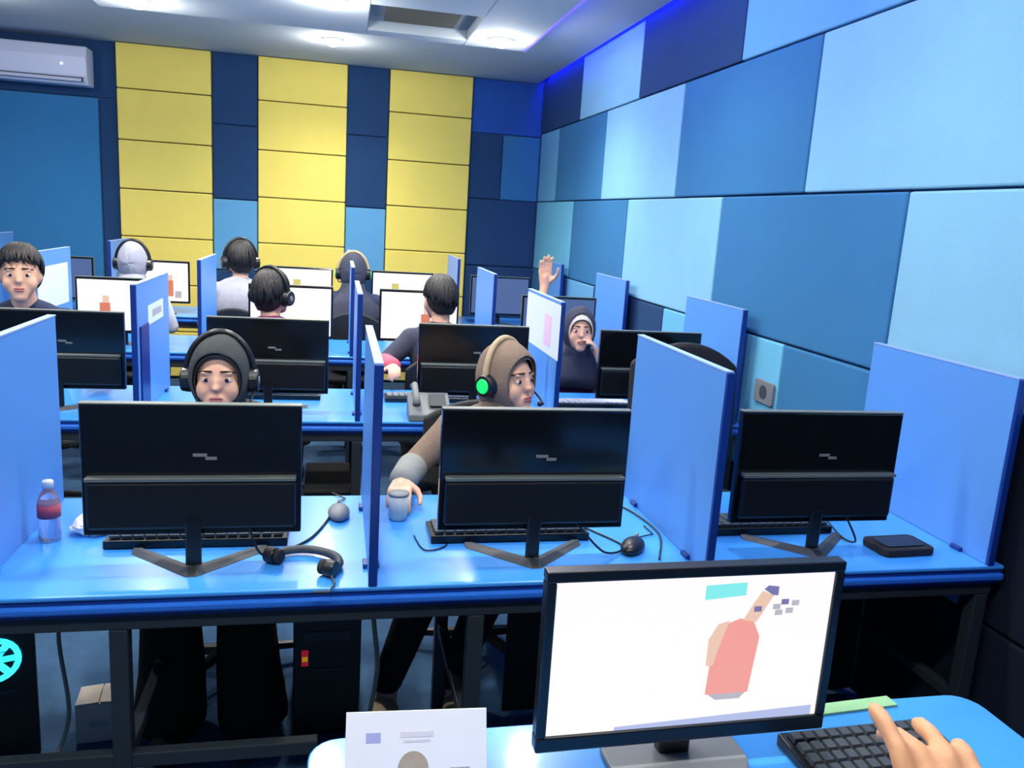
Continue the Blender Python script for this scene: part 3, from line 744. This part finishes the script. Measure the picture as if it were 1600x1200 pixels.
    # eyes, brows, lips
    for s_ in (-1, 1):
        e = MB().ell(H3(s_ * .031, -.0785, .0), (.0155, .011, .0075), hrot, n=14, m=8).build('eye', 'eye_white', t, smooth=True)
        MB().ell(H3(s_ * .031, -.0868, .0), (.0076, .0036, .0072), hrot, n=12, m=8).build('iris', 'eye_dark', e, smooth=True)
        MB().ell(H3(s_ * .031, -.0772, .0042), (.0168, .0118, .0068), hrot, n=14, m=8).build('eyelid', skin, t, smooth=True)
        MB().tube([H3(s_ * (.012 + .011 * k), -.0945 + .0020 * k * k * .9, .0285 - .0012 * k + .002 * math.sin(k * .9)) for k in range(5)], [.0025, .0034, .0036, .003, .0018], 6).build('eyebrow', 'brow', t, smooth=True)
    MB().ell(H3(0, -.0962, -.0575), (.022, .0055, .0045), hrot, n=14, m=8).ell(H3(0, -.0955, -.0665), (.019, .006, .0055), hrot, n=14, m=8).build('lips', 'lip', t, smooth=True)
    # head covering
    def hood(th_top, th_side, th_bot, rad, nm, m, rough=0.0, seed=1, tk=.006, back=0):
        rg = random.Random(seed); n, kk = 36, 14; rings = []
        ph = [rg.uniform(0, 6) for _ in range(4)]
        for k in range(kk):
            ring = []
            for i in range(n):
                a_ = 2 * PI * i / n; ct = math.cos(a_)
                t0 = th_side + (th_top - th_side) * max(0, ct) ** 1.3 + (th_bot - th_side) * max(0, -ct) ** 1.3
                th = math.radians(t0 + (179.7 - t0) * k / (kk - 1))
                p = Vector((rad[0] * math.sin(th) * math.sin(a_), -rad[1] * math.cos(th), rad[2] * math.sin(th) * ct))
                if p.z < 0: p.x *= 1 - .12 * min(1, -p.z / .13) ** 1.5
                f_ = 1 + rough * (math.sin(3 * a_ + ph[0] + 3 * th) + .6 * math.sin(7 * a_ + ph[1] - 2 * th))
                ring.append(hc + HR @ (p * f_))
            rings.append(ring)
        o = MB().loft(rings, cap=False).add([], []).build(nm, m, t, smooth=True)
        so_ = o.modifiers.new('solid', 'SOLIDIFY'); so_.thickness = tk; so_.offset = 1
        sb = o.modifiers.new('sub', 'SUBSURF'); sb.levels = 1; sb.render_levels = 1
        return o
    if cover == 'hijab':
        hood(*opening, (.092, .118, .136), 'headscarf', cover_m, .016, 3)
        hood(*cap_o, (.086, .110, .128), 'under_cap', drape_m or cover_m, 0, 5, .003)
        rings = []; n = 40
        ctr = [H3(0, .018, -.07), H3(0, .026, -.11), (H3(0, .028, -.12) + neckb) / 2, neckb + Vector((0, 0, -.02)), chest + Vector((0, -.005, .075)), chest + Vector((0, -.012, .0)), chest + Vector((0, -.012, -.07))]
        rad = [(.076, .092), (.086, .102), (.104, .110), (.140, .120), (.205, .130), (.222, .140), (.215, .142)]
        for c, (a1, b1) in zip(ctr, rad):
            q = len(rings)
            rings.append([Vector(c) + Vector(((a1 * (1 + .035 * math.sin(5 * u + q * .8))) * math.cos(u), b1 * (1 + .05 * math.sin(4 * u + q * .7)) * math.sin(u), -.03 * math.sin(u + .6) * (q > 4))) for u in [2 * PI * i / n for i in range(n)]])
        MB().loft(rings).build('scarf_drape', cover_m, t, smooth=True)
    elif cover == 'hair':
        ho = hood(52, 94, 146, (.081, .104, .124), 'hair', 'hair', .012, 4, .008)
        rg = random.Random(len(label)); mb = MB()
        for q in range(150):
            az = rg.uniform(0, 2 * PI); fr_ = abs(math.cos(az / 2 + PI / 4)) 
            ln = 1.0 + .75 * (.5 + .5 * math.sin(az)) + rg.uniform(-.12, .2)      # longer towards the back
            a0 = rg.uniform(.0, .45) * ln; pts = []
            for k in range(6):
                el = PI / 2 - (a0 + (ln - a0) * k / 5); z_ = az + .12 * math.sin(k + q)
                pts.append(H3(.090 * math.cos(el) * math.cos(z_), .006 + .114 * math.cos(el) * math.sin(z_), .004 + .132 * math.sin(el)))
            mb.tube(pts, [.006, .009, .010, .010, .008, .003], 5)
        mb.build('hair_locks', 'hair', ho, smooth=True)
    if headset:
        g = .108
        MB().tube([H3(g * math.cos(q), .005, .152 * math.sin(q) - .005) for q in [PI * k / 20 for k in range(21)]], [.011] * 21, 8).build('headset_band', 'black_plastic' if headset != 'pale' else 'cl_tan', t, smooth=True)
        for s_ in (-1, 1):
            c = MB().cyl(H3(s_ * .088, .005, -.012), H3(s_ * .122, .005, -.012), .043, .038, 24).build('ear_cup', 'black_plastic', t, bevel=.006)
            MB().cyl(H3(s_ * .076, .005, -.012), H3(s_ * .088, .005, -.012), .046, .046, 24).build('ear_pad', 'black_matt', c, bevel=.004)
            if headset in ('green', 'pale'): MB().cyl(H3(s_ * .1222, .005, -.012), H3(s_ * .127, .005, -.012), .026, .024, 20).build('glow_badge', 'led_green', c)
            else: MB().cyl(H3(s_ * .1222, .005, -.012), H3(s_ * .125, .005, -.012), .014, .013, 16).build('badge', 'grey_plastic', c)
        MB().tube([H3(.112, -.02, -.04), H3(.10, -.07, -.075), H3(.06, -.115, -.085), H3(.03, -.122, -.082)], [.004, .004, .004, .009], 8).build('microphone_boom', 'black_plastic', t, smooth=True)
    return t, tips

rad = math.radians
person('woman in a charcoal headscarf with black headset behind the left front monitor', (-.345, 2.70, 0), 0, .94, (0, -.09, 1.137), (rad(-3), 0, 0), 'hijab', 'cl_charcoal', 'cl_black', 'cl_olive', headset='dark', wide=True, vox=.006)
chair(-.345, 2.70, 0, 'black office chair under the woman in the charcoal headscarf')
person('woman in a brown headscarf with green-lit headset looking to the right', (.55, 2.74, 0), 0, .955, (.02, -.09, 1.12), (rad(-6), 0, rad(38)), 'hijab', 'cl_brown', 'cl_brown', 'cl_black', headset='pale', vox=.006, fore=(-1, 'cl_grey'), foot_dx=-.27, shoe='sole',
       R=((-.30, -.10, .80), (-.36, -.36, .835), (-.15, -1, -.05), (0, 0, -1), .5))
chair(.55, 2.74, 0, 'black office chair under the woman in the brown headscarf')
chair(1.41, 2.86, rad(-8), 'empty black office chair behind the front divider, back rounded at the top').scale = (1.1, 1.1, 1.25)
person('woman in a dark headscarf over a cream cap raising one hand, chin on the other', (1.27, 4.28, 0), 0, .93, (0, -.12, 1.12), (rad(-4), 0, rad(-6)), 'hijab', 'cl_slate', 'cl_maroon', 'cl_black', vox=.007, drape_m='cl_cream', opening=(46, 52, 58), cap_o=(30, 46, 56),
       R=((-.25, -.10, 1.12), (-.205, -.06, 1.36), (-.02, 0, 1), (0, -1, 0), .12), L=((.24, -.26, .80), (.10, -.24, .97), (-.45, .1, 1), (-1, .2, .2), .5), sleeve=.75)
chair(1.27, 4.28, 0, 'black office chair under the woman raising her hand')
person('man with short black hair and navy jacket at the left frame edge', (-1.44, 4.33, 0), 0, 1.06, (0, -.09, 1.14), (rad(-2), 0, rad(14)), 'hair', 'hair', 'cl_navy', 'cl_black', vox=.008,
       L=((.34, -.22, .80), (.40, -.40, .79), (.2, -1, 0), (0, 0, -1), .5))
chair(-1.44, 4.33, 0, 'black office chair under the man at the left frame edge')
person('person with black hair seen from behind before the blank white screen', (-.33, 4.40, 0), PI, 1.0, (0, -.09, 1.135), (rad(-6), 0, rad(-30)), 'hair', 'hair', 'cl_maroon', 'cl_black', vox=.010, headset='dark')
chair(-.33, 4.40, PI, 'black office chair under the black-haired person before the blank screen')
person('person with black hair and a pink sleeve seen from behind in the third row middle', (.56, 4.40, 0), PI, 1.0, (0, -.09, 1.145), (0, 0, rad(20)), 'hair', 'hair', 'cl_slate', 'cl_black', vox=.010, fore=(1, 'cl_pink'),
       L=((.30, .02, .80), (.27, .30, .835), (0, 1, 0), (0, 0, -1), .5))
chair(.56, 4.40, PI, 'black office chair under the person with the pink sleeve')
person('person in a pale grey headscarf with dark headset in the last row left', (-1.36, 5.98, 0), PI, 1.02, (0, -.09, 1.13), (0, 0, 0), 'hijab', 'cl_lavender', 'cl_white', 'cl_black', vox=.012, headset='dark')
chair(-1.36, 5.98, PI, 'black office chair under the person in the pale grey headscarf')
person('person with black hair and pale blue shirt below the first navy stripe', (-.66, 5.98, 0), PI, 1.06, (0, -.09, 1.13), (0, 0, rad(20)), 'hair', 'hair', 'cl_lavender', 'cl_black', vox=.012, headset='dark')
chair(-.66, 5.98, PI, 'black office chair under the person with the pale blue shirt')
person('person in a slate headscarf with headset below the second navy stripe', (.12, 5.98, 0), PI, 1.02, (0, -.09, 1.13), (0, 0, 0), 'hijab', 'cl_slate', 'cl_navy', 'cl_black', vox=.012, headset='pale')
chair(.12, 5.98, PI, 'black office chair under the person in the slate headscarf')
# the user of the foreground monitor: only the raised right hand shows
pa, tips = person('person at the foreground desk whose raised right hand shows at the bottom right', (.45, .15, 0), PI, 1.0, (0, -.06, 1.13), (0, 0, 0), 'hair', 'hair', 'cl_slate', 'cl_black', 'skin_warm', vox=.005,
       R=((-.22, -.12, .92), (-.026, -.285, 1.086), (-.13, -.55, .8), (0, -.8, -.55), .45, None, (.26, .60, .40, .28)), hsc=1.08, L=((.23, -.10, .68), (.12, -.30, .655), (-.1, -1, 0), (0, 0, -1), .3), sleeve=.8)
chair(.45, .15, PI, 'black office chair at the foreground desk')
